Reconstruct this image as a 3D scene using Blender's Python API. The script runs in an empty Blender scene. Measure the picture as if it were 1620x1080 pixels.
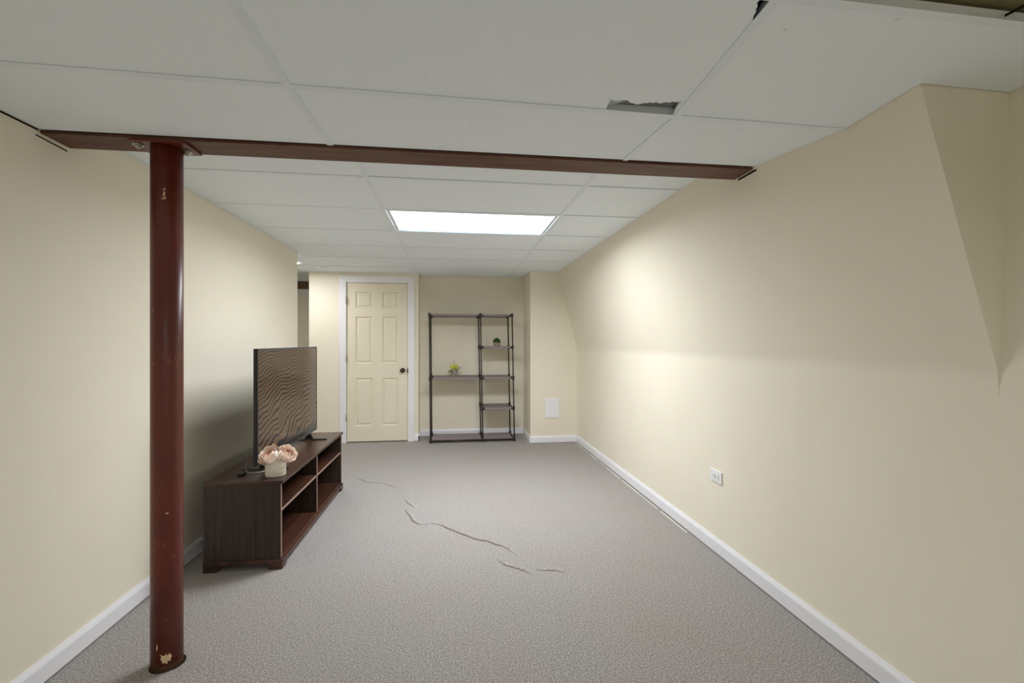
import bpy, bmesh, math, random
from mathutils import Vector, Matrix

random.seed(7)
S = bpy.context.scene
COL = S.collection

# ------------------------------------------------------------------ camera, world, exposure
CAM_H = 1.293
cam_d = bpy.data.cameras.new('camera')
cam_d.sensor_width = 36.0
cam_d.lens = 16.0
cam_d.clip_start = 0.02
cam = bpy.data.objects.new('camera', cam_d)
COL.objects.link(cam)
cam.location = (0, 0, CAM_H)
cam.rotation_euler = (math.radians(90), 0, math.radians(-7.164))
S.camera = cam

world = bpy.data.worlds.new('world')
S.world = world
world.use_nodes = True
world.node_tree.nodes['Background'].inputs[0].default_value = (0.05, 0.05, 0.05, 1)
world.node_tree.nodes['Background'].inputs[1].default_value = 1.0

S.view_settings.view_transform = 'Standard'
S.view_settings.look = 'None'
S.view_settings.gamma = 1.0
S.view_settings.use_curve_mapping = False
S.view_settings.exposure = 0.0

PANEL_WATT = 50.0          # the 2x4 ceiling panel in view
PANEL_EMIT = 3.0           # glow of its lens
FILL_WATT = 22.0
FILL_EMIT = 2.0           # added fill panel, unseen behind the camera
SPOT_EMIT = 380.0           # small recessed lamp in the side passage

try:
    S.cycles.max_bounces = 14
    S.cycles.diffuse_bounces = 8
    S.cycles.sample_clamp_indirect = 6.0
    S.cycles.use_denoising = True
except Exception:
    pass

# ------------------------------------------------------------------ materials
def lin(r, g, b):
    f = lambda v: v / 12.92 if v <= 0.04045 else ((v + 0.055) / 1.055) ** 2.4
    return (f(r / 255), f(g / 255), f(b / 255), 1.0)

class NT:
    def __init__(self, name):
        self.m = bpy.data.materials.new(name)
        self.m.use_nodes = True
        self.t = self.m.node_tree
        self.b = self.t.nodes['Principled BSDF']
    def n(self, typ, **kw):
        nd = self.t.nodes.new(typ)
        for k, v in kw.items():
            if k.startswith('_'):
                setattr(nd, k[1:], v)
            else:
                nd.inputs[k.replace('__', ' ')].default_value = v
        return nd
    def l(self, a, b):
        self.t.links.new(a, b)
    def coord(self, kind='Object', scale=(1, 1, 1)):
        c = self.n('ShaderNodeTexCoord')
        mp = self.n('ShaderNodeMapping')
        mp.inputs['Scale'].default_value = scale
        self.l(c.outputs[kind], mp.inputs['Vector'])
        return mp.outputs['Vector']
    def noise(self, vec, scale, detail=2.0, rough=0.5):
        nd = self.n('ShaderNodeTexNoise', Scale=scale, Detail=detail, Roughness=rough)
        self.l(vec, nd.inputs['Vector'])
        return nd.outputs['Fac']
    def ramp(self, fac, stops):
        r = self.n('ShaderNodeValToRGB')
        e = r.color_ramp.elements
        while len(e) < len(stops):
            e.new(0.5)
        for i, (p, c) in enumerate(stops):
            e[i].position = p
            e[i].color = c
        self.l(fac, r.inputs['Fac'])
        return r.outputs['Color']
    def math(self, op, a, b=None, clamp=False):
        nd = self.n('ShaderNodeMath', _operation=op, _use_clamp=clamp)
        for i, v in enumerate((a, b)):
            if v is None:
                continue
            if isinstance(v, (int, float)):
                nd.inputs[i].default_value = v
            else:
                self.l(v, nd.inputs[i])
        return nd.outputs[0]
    def mix(self, fac, a, b):
        nd = self.n('ShaderNodeMix', _data_type='RGBA')
        for i, v in ((0, fac), (6, a), (7, b)):
            if isinstance(v, (int, float, tuple)):
                nd.inputs[i].default_value = v
            else:
                self.l(v, nd.inputs[i])
        return nd.outputs[2]
    def bump(self, h, strength=0.2, dist=0.002):
        nd = self.n('ShaderNodeBump', Strength=strength, Distance=dist)
        self.l(h, nd.inputs['Height'])
        self.l(nd.outputs[0], self.b.inputs['Normal'])
    def base(self, v):
        if isinstance(v, tuple):
            self.b.inputs['Base Color'].default_value = v
        else:
            self.l(v, self.b.inputs['Base Color'])
    def set(self, **kw):
        for k, v in kw.items():
            self.b.inputs[k.replace('__', ' ')].default_value = v
        return self.m

def mat_plain(name, c, rough=0.6, var=0.06, scale=8.0, metallic=0.0, spec=0.3, bump=0.0, bscale=150):
    t = NT(name)
    v = t.coord()
    n = t.noise(v, scale, 3)
    d = tuple(x * (1 - var) for x in c[:3]) + (1,)
    u = tuple(min(1, x * (1 + var)) for x in c[:3]) + (1,)
    t.base(t.ramp(n, [(0.3, d), (0.7, u)]))
    if bump:
        t.bump(t.noise(v, bscale, 2), bump, 0.001)
    return t.set(Roughness=rough, Metallic=metallic, Specular__IOR__Level=spec)

def mat_carpet():
    t = NT('carpet')
    v = t.coord()
    n1 = t.noise(v, 300, 3, 0.75)
    n2 = t.noise(v, 135, 2, 0.6)
    n3 = t.noise(v, 1.6, 3, 0.5)
    n4 = t.noise(v, 430, 1, 0.5)
    f = t.math('ADD', t.math('MULTIPLY', n1, 0.6), t.math('MULTIPLY', n2, 0.4))
    c = t.ramp(f, [(0.33, lin(72, 68, 65)), (0.45, lin(149, 144, 140)), (0.54, lin(177, 172, 168)), (0.66, lin(240, 235, 230))])
    warm = t.ramp(n3, [(0.42, (1, 1, 1, 1)), (0.66, (1.0, 0.98, 0.955, 1))])
    mul = t.n('ShaderNodeMix', _data_type='RGBA', _blend_type='MULTIPLY')
    mul.inputs[0].default_value = 1.0
    t.l(c, mul.inputs[6]); t.l(warm, mul.inputs[7])
    t.base(mul.outputs[2])
    t.bump(t.math('ADD', f, t.math('MULTIPLY', n4, 0.4)), 0.9, 0.006)
    return t.set(Roughness=0.95, Specular__IOR__Level=0.1)

def mat_wood():
    t = NT('dark_walnut_laminate')
    g = t.coord('Object', (6, 1, 6))
    v = t.coord('Object', (38, 2.2, 38))
    n = t.noise(v, 2.2, 5, 0.65)
    n2 = t.noise(g, 1.3, 3, 0.5)
    f = t.math('ADD', t.math('MULTIPLY', n, 0.55), t.math('MULTIPLY', n2, 0.45))
    t.base(t.ramp(f, [(0.30, lin(34, 21, 17)), (0.48, lin(60, 37, 28)), (0.60, lin(82, 50, 37)), (0.74, lin(46, 28, 22))]))
    t.bump(n, 0.06, 0.001)
    return t.set(Roughness=0.33, Specular__IOR__Level=0.55)

def mat_wood_vertical():
    t = NT('dark_walnut_end_laminate')
    v = t.coord('Object', (34, 34, 1.8))
    n = t.noise(v, 1.6, 5, 0.6)
    t.base(t.ramp(n, [(0.32, lin(38, 28, 22)), (0.5, lin(54, 40, 31)), (0.66, lin(64, 46, 34)), (0.75, lin(44, 32, 25))]))
    t.bump(n, 0.05, 0.001)
    return t.set(Roughness=0.42, Specular__IOR__Level=0.45)

def mat_post():
    t = NT('oxide_red_post_paint')
    v = t.coord()
    n = t.noise(v, 5, 3)
    c = t.ramp(n, [(0.3, lin(86, 31, 19)), (0.7, lin(106, 41, 26))])
    # thin pale scratches
    sv = t.coord('Object', (26, 26, 9))
    s1 = t.noise(sv, 3.1, 1, 0.4)
    line = t.math('LESS_THAN', t.math('ABSOLUTE', t.math('SUBTRACT', s1, 0.5)), 0.0035)
    gate = t.math('GREATER_THAN', t.noise(v, 7, 2), 0.6)
    c = t.mix(t.math('MULTIPLY', t.math('MULTIPLY', line, gate), 0.55), c, lin(176, 140, 116))
    # worn specks
    sp = t.math('GREATER_THAN', t.noise(v, 55, 2, 0.5), 0.725)
    c = t.mix(t.math('MULTIPLY', sp, 0.55), c, lin(150, 112, 90))
    # bare and rusty foot: paint worn off close to the floor
    sep = t.n('ShaderNodeSeparateXYZ')
    t.l(v, sep.inputs[0])
    hz = t.math('ADD', sep.outputs[2], t.math('MULTIPLY', t.math('SUBTRACT', t.noise(v, 30, 3), 0.5), 0.09))
    foot = t.math('LESS_THAN', hz, 0.028)
    c = t.mix(t.math('MULTIPLY', foot, 0.8), c, lin(98, 66, 48))
    t.base(c)
    t.bump(n, 0.05, 0.002)
    return t.set(Roughness=0.36, Specular__IOR__Level=0.5)

def mat_beam():
    t = NT('primed_steel_beam')
    v = t.coord('Object', (1.6, 14, 14))
    n = t.noise(v, 3, 5, 0.65)
    n2 = t.noise(t.coord('Object', (1.2, 9, 9)), 1.4, 3, 0.5)
    c = t.ramp(n2, [(0.35, lin(96, 52, 42)), (0.5, lin(106, 76, 58)), (0.66, lin(98, 60, 50))])
    c2 = t.ramp(n, [(0.35, (0.72, 0.72, 0.72, 1)), (0.6, (1.08, 1.05, 1.0, 1))])
    mul = t.n('ShaderNodeMix', _data_type='RGBA', _blend_type='MULTIPLY')
    mul.inputs[0].default_value = 1.0
    t.l(c, mul.inputs[6]); t.l(c2, mul.inputs[7])
    t.base(mul.outputs[2])
    t.bump(n, 0.15, 0.002)
    return t.set(Roughness=0.55, Specular__IOR__Level=0.35)

def mat_emit(name, c, strength):
    t = NT(name)
    n = t.noise(t.coord(), 90, 1)
    t.base((0.9, 0.9, 0.9, 1))
    t.b.inputs['Emission Color'].default_value = c
    t.b.inputs['Emission Strength'].default_value = strength
    t.bump(n, 0.1, 0.001)
    return t.set(Roughness=0.4)

def mat_screen():
    """Rippled sand dunes shown on the television (uv: u along the width, v up)."""
    t = NT('television_picture')
    uv = t.n('ShaderNodeTexCoord').outputs['UV']
    sep = t.n('ShaderNodeSeparateXYZ'); t.l(uv, sep.inputs[0])
    u, v = sep.outputs[0], sep.outputs[1]
    # ripples run up to the right, wide below and tighter toward the top of the picture
    comb = t.n('ShaderNodeCombineXYZ'); t.l(t.math('MULTIPLY', u, 1.72), comb.inputs[0]); t.l(v, comb.inputs[1])
    d1 = t.noise(comb.outputs[0], 2.3, 1, 0.4)
    d2 = t.noise(comb.outputs[0], 7.5, 2, 0.5)
    dens = t.math('ADD', t.math('MULTIPLY', v, 6.0), t.math('MULTIPLY', t.math('MULTIPLY', v, v), 14.0))
    ph = t.math('SUBTRACT', dens, t.math('MULTIPLY', u, 9.0))
    ph = t.math('ADD', ph, t.math('MULTIPLY', t.math('SUBTRACT', d1, 0.5), 5.0))
    ph = t.math('ADD', ph, t.math('MULTIPLY', t.math('SUBTRACT', d2, 0.5), 0.9))
    w = t.math('SINE', t.math('MULTIPLY', ph, 6.283))
    w = t.math('MULTIPLY_ADD', w, 0.5); w.node.inputs[2].default_value = 0.5
    c = t.ramp(w, [(0.12, lin(30, 20, 11)), (0.40, lin(70, 50, 31)), (0.76, lin(132, 100, 64)), (0.98, lin(98, 74, 50))])
    # smooth far dune in the upper right corner of the picture
    far = t.math('MULTIPLY', t.math('SUBTRACT', t.math('ADD', u, v), 1.74), 7.0, clamp=True)
    c = t.mix(far, c, lin(112, 88, 66))
    # two dead columns of the panel
    a = t.math('LESS_THAN', t.math('ABSOLUTE', t.math('SUBTRACT', u, 0.40)), 0.003)
    b = t.math('LESS_THAN', t.math('ABSOLUTE', t.math('SUBTRACT', u, 0.57)), 0.0022)
    c = t.mix(t.math('MULTIPLY', t.math('MAXIMUM', a, b), 0.75), c, lin(38, 30, 22))
    # the picture fades to black in its lowest strip
    low = t.math('MULTIPLY', t.math('SUBTRACT', t.math('ADD', v, t.math('MULTIPLY', w, 0.03)), 0.055), 16.0, clamp=True)
    c = t.mix(low, lin(26, 22, 19), c)
    t.base((0.012, 0.012, 0.013, 1))
    t.l(c, t.b.inputs['Emission Color'])
    t.b.inputs['Emission Strength'].default_value = 0.72
    return t.set(Roughness=0.12, Specular__IOR__Level=0.35)

def mat_pot():
    t = NT('white_washed_pot')
    v = t.coord('Object', (10, 10, 42))
    n = t.noise(v, 2.0, 3, 0.6)
    t.base(t.ramp(n, [(0.3, lin(222, 214, 196)), (0.55, lin(243, 238, 226)), (0.75, lin(250, 247, 238))]))
    t.bump(n, 0.2, 0.003)
    return t.set(Roughness=0.7)

def mat_tile():
    t = NT('ceiling_tile_white')
    v = t.coord()
    n = t.noise(v, 2.2, 4, 0.6)
    c = t.ramp(n, [(0.3, lin(240, 248, 254)), (0.7, lin(243, 250, 255))])
    # rare specks and scuffs
    sp = t.math('GREATER_THAN', t.noise(v, 26, 1, 0.5), 0.80)
    c = t.mix(t.math('MULTIPLY', sp, 0.22), c, lin(120, 118, 112))
    t.base(c)
    t.bump(t.noise(v, 240, 2), 0.08, 0.001)
    return t.set(Roughness=0.85, Specular__IOR__Level=0.2)

def mat_wall():
    t = NT('cream_wall_paint')
    v = t.coord()
    n = t.noise(v, 1.1, 4, 0.55)
    t.base(t.ramp(n, [(0.3, lin(234, 227, 209)), (0.7, lin(239, 233, 215))]))
    t.bump(t.math('ADD', t.noise(v, 170, 2), t.math('MULTIPLY', t.noise(v, 6, 2), 2.0)), 0.10, 0.0012)
    return t.set(Roughness=0.62, Specular__IOR__Level=0.25)

M = {
    'wall': mat_wall(),
    'tile': mat_tile(),
    'bar': mat_plain('ceiling_grid_white', lin(234, 242, 248), 0.5, 0.02, 4),
    'trim': mat_plain('white_trim_paint', lin(236, 236, 240), 0.4, 0.015, 5, spec=0.4),
    'door': mat_plain('cream_door_paint', lin(233, 225, 205), 0.5, 0.015, 4),
    'carpet': mat_carpet(),
    'crease_shade': mat_plain('painted_crease_shade', lin(122, 106, 97), 0.95, 0.2, 60, spec=0.1),  # brown for the painted shade line along the carpet creases
    'wood': mat_wood(),
    'woodv': mat_wood_vertical(),
    'edge': mat_plain('lit_laminate_edge', lin(150, 124, 112), 0.45, 0.08, 30),  # paler than the wood: light on the front edges put into the colour
    'post': mat_post(),
    'beam': mat_beam(),
    'steel': mat_plain('zinc_bolt', lin(186, 182, 172), 0.35, 0.08, 60, metallic=0.8),
    'chip': mat_plain('chipped_primer', lin(214, 186, 150), 0.8, 0.15, 90, bump=0.5, bscale=90),
    'rust': mat_plain('rusty_bare_steel', lin(74, 50, 34), 0.8, 0.35, 40, spec=0.2, bump=0.4, bscale=80),
    'bronze': mat_plain('dark_bronze', lin(78, 64, 50), 0.35, 0.1, 40, metallic=0.7),
    'hinge': mat_plain('painted_hinge', lin(178, 170, 155), 0.4, 0.04, 40, metallic=0.3),
    'dark': mat_plain('dark_gap', lin(40, 34, 26), 0.9, 0.1, 20, spec=0.05),
    'deck': mat_plain('old_joist_deck', lin(96, 84, 62), 0.9, 0.2, 6, spec=0.1),
    'olive': mat_plain('olive_plaster', lin(150, 140, 106), 0.85, 0.12, 14, spec=0.15, bump=0.5, bscale=60),
    'greyboard': mat_plain('grey_backing_board', lin(150, 150, 148), 0.9, 0.12, 9, spec=0.1),
    'rack': mat_plain('black_brown_tube', lin(52, 44, 38), 0.45, 0.1, 30, spec=0.4),
    'rackshelf': mat_plain('grey_shelf_fabric', lin(142, 132, 134), 0.85, 0.08, 60, bump=0.2, bscale=200),
    'white': mat_plain('white_plastic', lin(238, 238, 240), 0.35, 0.01, 4, spec=0.45),
    'tvblack': mat_plain('black_gloss_plastic', lin(24, 24, 26), 0.3, 0.05, 20, spec=0.5),
    'bezel': mat_plain('dark_grey_bezel', lin(58, 58, 58), 0.35, 0.05, 20, spec=0.5),
    'screen': mat_screen(),
    'potw': mat_pot(),
    'petal': mat_plain('blush_petal', lin(253, 236, 225), 0.7, 0.07, 30),
    'petal2': mat_plain('deep_blush_petal', lin(249, 218, 198), 0.7, 0.08, 30),
    'leaf': mat_plain('deep_green_leaf', lin(62, 76, 44), 0.6, 0.2, 40),
    'leafy': mat_plain('yellow_green_leaf', lin(214, 216, 96), 0.6, 0.12, 40),
    'leafdull': mat_plain('dull_green_leaf', lin(112, 122, 76), 0.6, 0.15, 40),
    'box': mat_plain('boxwood_green', lin(62, 86, 42), 0.7, 0.3, 60),
    'potgrey': mat_plain('grey_stone_pot', lin(168, 158, 146), 0.8, 0.12, 60, bump=0.3, bscale=120),
    'cable': mat_plain('grey_cable', lin(150, 150, 148), 0.5, 0.05, 20),
    'brownbeam': mat_plain('brown_painted_beam', lin(118, 92, 66), 0.6, 0.1, 9),
    'paper': mat_plain('white_backing_edge', lin(226, 222, 212), 0.8, 0.05, 50),
    'panel': mat_emit('light_panel_lens', (0.97, 1.0, 1.05, 1), PANEL_EMIT),
    'rear': mat_emit('fill_panel_lens', (0.97, 1.0, 1.05, 1), FILL_EMIT),
    'spot': mat_emit('recessed_lamp_lens', (1.0, 1.0, 1.02, 1), SPOT_EMIT),
}

# ------------------------------------------------------------------ mesh helpers
class MB:
    def __init__(self):
        self.v = []; self.f = []; self.smooth = set()
    def quadbox(self, c):
        """c: 8 points, bottom loop then top loop (counter-clockwise from above)."""
        b = len(self.v)
        self.v += [tuple(p) for p in c]
        for q in ((3, 2, 1, 0), (4, 5, 6, 7), (0, 1, 5, 4), (1, 2, 6, 5), (2, 3, 7, 6), (3, 0, 4, 7)):
            self.f.append(tuple(b + i for i in q))
        return self
    def box(self, x0, x1, y0, y1, z0, z1):
        return self.quadbox([(x0, y0, z0), (x1, y0, z0), (x1, y1, z0), (x0, y1, z0),
                             (x0, y0, z1), (x1, y0, z1), (x1, y1, z1), (x0, y1, z1)])
    def tube(self, pts, r, n=12, caps=True):
        b = len(self.v)
        pts = [Vector(p) for p in pts]
        rs = r if isinstance(r, (list, tuple)) else [r] * len(pts)
        for i, p in enumerate(pts):
            d = (pts[min(i + 1, len(pts) - 1)] - pts[max(i - 1, 0)]).normalized()
            ref = Vector((0, 0, 1)) if abs(d.z) < 0.9 else Vector((1, 0, 0))
            a = d.cross(ref).normalized(); e = d.cross(a).normalized()
            for k in range(n):
                t = 2 * math.pi * k / n
                self.v.append(tuple(p + a * math.cos(t) * rs[i] + e * math.sin(t) * rs[i]))
        for i in range(len(pts) - 1):
            for k in range(n):
                k2 = (k + 1) % n
                self.smooth.add(len(self.f))
                self.f.append((b + i * n + k, b + i * n + k2, b + (i + 1) * n + k2, b + (i + 1) * n + k))
        if caps:
            self.f.append(tuple(b + k for k in range(n))[::-1])
            self.f.append(tuple(b + (len(pts) - 1) * n + k for k in range(n)))
        return self
    def lathe(self, prof, n=24, cx=0, cy=0):
        """prof: (radius, z) from bottom to top, closed at the axis when radius is 0."""
        b = len(self.v)
        for r, z in prof:
            for k in range(n):
                t = 2 * math.pi * k / n
                self.v.append((cx + r * math.cos(t), cy + r * math.sin(t), z))
        for i in range(len(prof) - 1):
            for k in range(n):
                k2 = (k + 1) % n
                self.smooth.add(len(self.f))
                self.f.append((b + i * n + k, b + i * n + k2, b + (i + 1) * n + k2, b + (i + 1) * n + k))
        return self
    def mesh(self, name, mat):
        me = bpy.data.meshes.new(name)
        me.from_pydata(self.v, [], self.f)
        for i in self.smooth:
            me.polygons[i].use_smooth = True
        me.materials.append(M[mat])
        bm = bmesh.new(); bm.from_mesh(me)
        bmesh.ops.remove_doubles(bm, verts=bm.verts, dist=1e-6)
        bmesh.ops.dissolve_degenerate(bm, edges=bm.edges, dist=1e-7)
        bmesh.ops.recalc_face_normals(bm, faces=bm.faces)
        bm.to_mesh(me); bm.free()
        return me
    def build(self, name, mat, parent=None, bevel=0.0, seg=2):
        o = bpy.data.objects.new(name, self.mesh(name, mat))
        COL.objects.link(o)
        if parent is not None:
            o.parent = parent
        if bevel:
            m = o.modifiers.new('bevel', 'BEVEL')
            m.width = bevel; m.segments = seg; m.limit_method = 'ANGLE'; m.angle_limit = math.radians(40)
        return o

def bx(*a):
    return MB().box(*a)

def copy_part(o, parent, loc=None, rot=None, scale=None):
    c = o.copy(); COL.objects.link(c); c.parent = parent
    if loc is not None: c.location = loc
    if rot is not None: c.rotation_euler = rot
    if scale is not None: c.scale = scale
    return c

def struct(o, label=None, cat=None):
    o['kind'] = 'structure'
    if label: o['label'] = label
    if cat: o['category'] = cat
    return o

def tag(o, label, cat, group=None):
    o['label'] = label; o['category'] = cat
    if group: o['group'] = group
    return o

def thing(name, label, cat, loc=(0, 0, 0), group=None):
    o = bpy.data.objects.new(name, None)
    COL.objects.link(o)
    o.location = loc
    o.empty_display_size = 0.1
    return tag(o, label, cat, group)

# ------------------------------------------------------------------ room constants (metres, camera foot at origin)
XL = -1.552                 # left wall face
Y_LEFT_END = 4.756
Y_BACK = 6.02               # wall with the door
Y_ALC = 6.31                # alcove back
X_ALC0, X_ALC1 = -0.469, 0.954
Y_PIER = 5.71
X_DW0 = -1.826              # free left end of the door wall
Y_REAR = -2.6
TOP = 2.30
Z_BEAM = CAM_H + 0.785
BEAM_Y0, BEAM_Y1 = 1.925, 2.06
WEDGE_Y = 1.165

def lerp(a, b, t): return a + (b - a) * t

def wallX(Y, z):
    t = (Y - WEDGE_Y) / (Y_PIER - WEDGE_Y)
    xb = lerp(1.607, 1.562, t)
    k = lerp(0.286, 0.262, t) + 0.10 * max(0.0, 1.45 - Y)
    if z <= 1.17: return xb
    if z < 1.23: return xb - k * (z - 1.17) ** 2 / 0.12
    return xb - k * (z - 1.20)

def nearWallX(z):
    return 1.607 if z < 1.12 else lerp(1.607, 1.645, (z - 1.12) / 0.92)

def z_near(X, Y):
    h = 0.763 - 0.0134 * X
    if Y > 1.449:
        h = lerp(h, 0.793, min(1, (Y - 1.449) / (BEAM_Y0 - 1.449)))
    return CAM_H + h

def z_far(X, Y):
    return CAM_H + 0.893 - 0.0026 * (Y - 2.0)

# ------------------------------------------------------------------ floor
floor = MB()
floor.box(-3.5, 2.0, Y_REAR - 0.1, 7.4, -0.06, 0.0)
floor = struct(floor.build('floor', 'carpet'), 'grey speckled carpet floor with wavering wrinkles')

# raised carpet wrinkles; dark strips paint in the shade of each crease
SEGS = [
    ([(-0.981, 4.578), (-0.801, 4.323), (-0.668, 4.278), (-0.475, 4.111), (-0.431, 4.021)], 0.55),
    ([(-0.415, 3.815), (-0.369, 3.725), (-0.297, 3.595)], 0.7),
    ([(-0.383, 3.606), (-0.329, 3.44), (-0.285, 3.317), (-0.193, 3.256)], 0.9),
    ([(-0.206, 3.293), (-0.095, 3.252), (0.014, 3.126), (0.135, 2.992), (0.204, 2.948), (0.307, 2.867), (0.348, 2.796), (0.378, 2.73)], 1.0),
    ([(0.262, 2.705), (0.298, 2.614), (0.427, 2.509)], 0.8),
    ([(0.46, 2.549), (0.612, 2.503)], 0.6),
]
for pts, amp in SEGS:
    path = []
    for i in range(len(pts) - 1):
        a, b = Vector(pts[i]), Vector(pts[i + 1])
        n = max(2, int((b - a).length / 0.035))
        for k in range(n):
            path.append(a.lerp(b, k / n) + Vector((random.uniform(-.006, .006), random.uniform(-.006, .006))))
    path.append(Vector(pts[-1]))
    ridge = MB(); shade_strip = MB()
    N = len(path)
    prof = [(-0.030, 0.0), (-0.016, 0.0035), (-0.006, 0.0075), (0.0, 0.0085), (0.006, 0.0045), (0.012, 0.0)]
    for i, p in enumerate(path):
        d = (path[min(i + 1, N - 1)] - path[max(i - 1, 0)]).normalized()
        nrm = Vector((d.y, -d.x))            # toward the camera side
        if nrm.y > 0: nrm = -nrm
        e = min(1.0, 4.0 * min(i, N - 1 - i) / max(1, N - 1) + 0.02) * amp
        for o_, h in prof:
            q = p - nrm * (-o_)
            ridge.v.append((q.x, q.y, h * e + 0.0004))
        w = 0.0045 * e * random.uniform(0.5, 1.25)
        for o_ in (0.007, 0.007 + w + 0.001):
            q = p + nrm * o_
            shade_strip.v.append((q.x, q.y, 0.0052 * e if o_ == 0.007 else 0.0016))
    K = len(prof)
    for i in range(N - 1):
        for k in range(K - 1):
            ridge.smooth.add(len(ridge.f))
            ridge.f.append((i * K + k, i * K + k + 1, (i + 1) * K + k + 1, (i + 1) * K + k))
        shade_strip.f.append((2 * i, 2 * i + 1, 2 * i + 3, 2 * i + 2))
    r = ridge.build('carpet_wrinkle', 'carpet', floor)
    shade_strip.build('crease_shade_strip', 'crease_shade', r)

# ------------------------------------------------------------------ walls
struct(bx(XL - 0.13, XL, Y_REAR, Y_LEFT_END, 0, TOP).build('wall_left', 'wall'), 'long cream wall on the left behind the console')
struct(bx(-3.5, XL - 0.13, Y_LEFT_END - 0.12, Y_LEFT_END, 0, TOP).build('wall_passage_front', 'wall'), 'cream wall of the side passage')
struct(bx(-3.6, -3.5, Y_LEFT_END - 0.12, 7.4, 0, TOP).build('wall_passage_left', 'wall'), 'cream end wall of the side passage')
struct(bx(-3.5, -1.5, 7.12, 7.3, 0, TOP).build('wall_passage_back', 'wall'), 'cream passage wall seen through the narrow gap')
struct(bx(XL - 0.13, 2.0, Y_REAR - 0.1, Y_REAR, 0, TOP).build('wall_rear', 'wall'), 'cream wall behind the camera')

DX0, DX1, DZ = -1.370, -0.604, 2.046      # door opening
wb = MB()
wb.box(X_DW0, DX0 - 0.02, Y_BACK, Y_BACK + 0.12, 0, TOP)
wb.box(DX1 + 0.02, X_ALC0, Y_BACK, Y_ALC + 0.1, 0, TOP)
wb.box(DX0 - 0.02, DX1 + 0.02, Y_BACK, Y_BACK + 0.12, DZ + 0.02, TOP)
struct(wb.build('wall_back', 'wall'), 'cream back wall around the panelled door')
struct(bx(X_ALC0, X_ALC1, Y_ALC, Y_ALC + 0.1, 0, TOP).build('wall_alcove', 'wall'), 'recessed cream wall behind the shelving rack')
struct(bx(X_ALC1, 1.75, Y_PIER, Y_ALC + 0.1, 0, TOP).build('wall_pier', 'wall'), 'cream wall pier right of the alcove')

wr = MB()
zs = [0, 0.3, 0.7, 1.13, 1.17, 1.18, 1.19, 1.2, 1.21, 1.22, 1.23, 1.27, 1.5, 1.8, 2.05, TOP]
ys = [WEDGE_Y, 1.25, 1.35, 1.45, 1.7, 2.2, 3.0, 4.0, 5.0, Y_PIER + 0.02]
for i in range(len(ys) - 1):
    for j in range(len(zs) - 1):
        b = len(wr.v)
        wr.v += [(wallX(y, z), y, z) for y, z in ((ys[i], zs[j]), (ys[i + 1], zs[j]), (ys[i + 1], zs[j + 1]), (ys[i], zs[j + 1]))]
        wr.smooth.add(len(wr.f)); wr.f.append((b, b + 1, b + 2, b + 3))
# near upright part of the same wall
zs2 = [0, 0.6, 1.12, 1.6, 2.04, TOP]
for j in range(len(zs2) - 1):
    b = len(wr.v)
    wr.v += [(nearWallX(z), y, z) for y, z in ((Y_REAR, zs2[j]), (WEDGE_Y, zs2[j]), (WEDGE_Y, zs2[j + 1]), (Y_REAR, zs2[j + 1]))]
    wr.smooth.add(len(wr.f)); wr.f.append((b, b + 1, b + 2, b + 3))
o = wr.build('wall_right', 'wall')
cap = MB()
zc = [0, 0.6, 1.12, 1.16, 1.2, 1.24, 1.3, 1.6, 2.04, TOP]
for j in range(len(zc) - 1):
    b = len(cap.v)
    cap.v += [(wallX(WEDGE_Y, zc[j]), WEDGE_Y, zc[j]), (1.75, WEDGE_Y, zc[j]), (1.75, WEDGE_Y, zc[j + 1]), (wallX(WEDGE_Y, zc[j + 1]), WEDGE_Y, zc[j + 1])]
    cap.f.append((b, b + 1, b + 2, b + 3))
struct(o, 'cream right wall whose upper half leans inward')
cap.build('bulkhead_end', 'wall', o)
bx(1.76, 1.82, Y_REAR, Y_PIER + 0.1, 0, TOP).build('wall_backing', 'deck', o)

# beam pockets: thin open cuts in the plaster under both beam ends
slot = MB()
slot.quadbox([(XL - 0.004, 1.905, 2.0625), (XL + 0.0015, 1.905, 2.0625), (XL + 0.0015, 2.045, 2.0575), (XL - 0.004, 2.045, 2.0575),
              (XL - 0.004, 1.905, 2.0665), (XL + 0.0015, 1.905, 2.0665), (XL + 0.0015, 2.045, 2.0625), (XL - 0.004, 2.045, 2.0625)])
slot.build('plaster_gap', 'dark', bpy.data.objects['wall_left'])
slot = MB()
slot.quadbox([(XL - .001, -2.5, z_near(XL, 0) - .002), (XL + .0015, -2.5, z_near(XL, 0) - .002), (XL + .0015, 1.45, z_near(XL, 0) - .002), (XL - .001, 1.45, z_near(XL, 0) - .002),
              (XL - .001, -2.5, z_near(XL, 0) + .004), (XL + .0015, -2.5, z_near(XL, 0) + .004), (XL + .0015, 1.45, z_near(XL, 0) + .004), (XL - .001, 1.45, z_near(XL, 0) + .004)])
za_, zb_ = z_near(XL, 1.45), z_near(XL, 1.915)
slot.quadbox([(XL - .001, 1.45, za_ - .002), (XL + .0015, 1.45, za_ - .002), (XL + .0015, 1.915, zb_ - .002), (XL - .001, 1.915, zb_ - .002),
              (XL - .001, 1.45, za_ + .004), (XL + .0015, 1.45, za_ + .004), (XL + .0015, 1.915, zb_ + .004), (XL - .001, 1.915, zb_ + .004)])
slot.build('plaster_gap', 'dark', bpy.data.objects['wall_left'])
slot = MB()
q = []
for dz in (0.0, 0.007):
    for y, off in ((1.905, .012), (1.905, -.0025), (2.035, -.0025), (2.035, .012)):
        z = 2.066 + dz
        q.append((wallX(y, z) + off, y, z))
slot.quadbox([q[1], q[0], q[3], q[2], q[5], q[4], q[7], q[6]])
slot.build('plaster_gap', 'dark', o)

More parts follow.
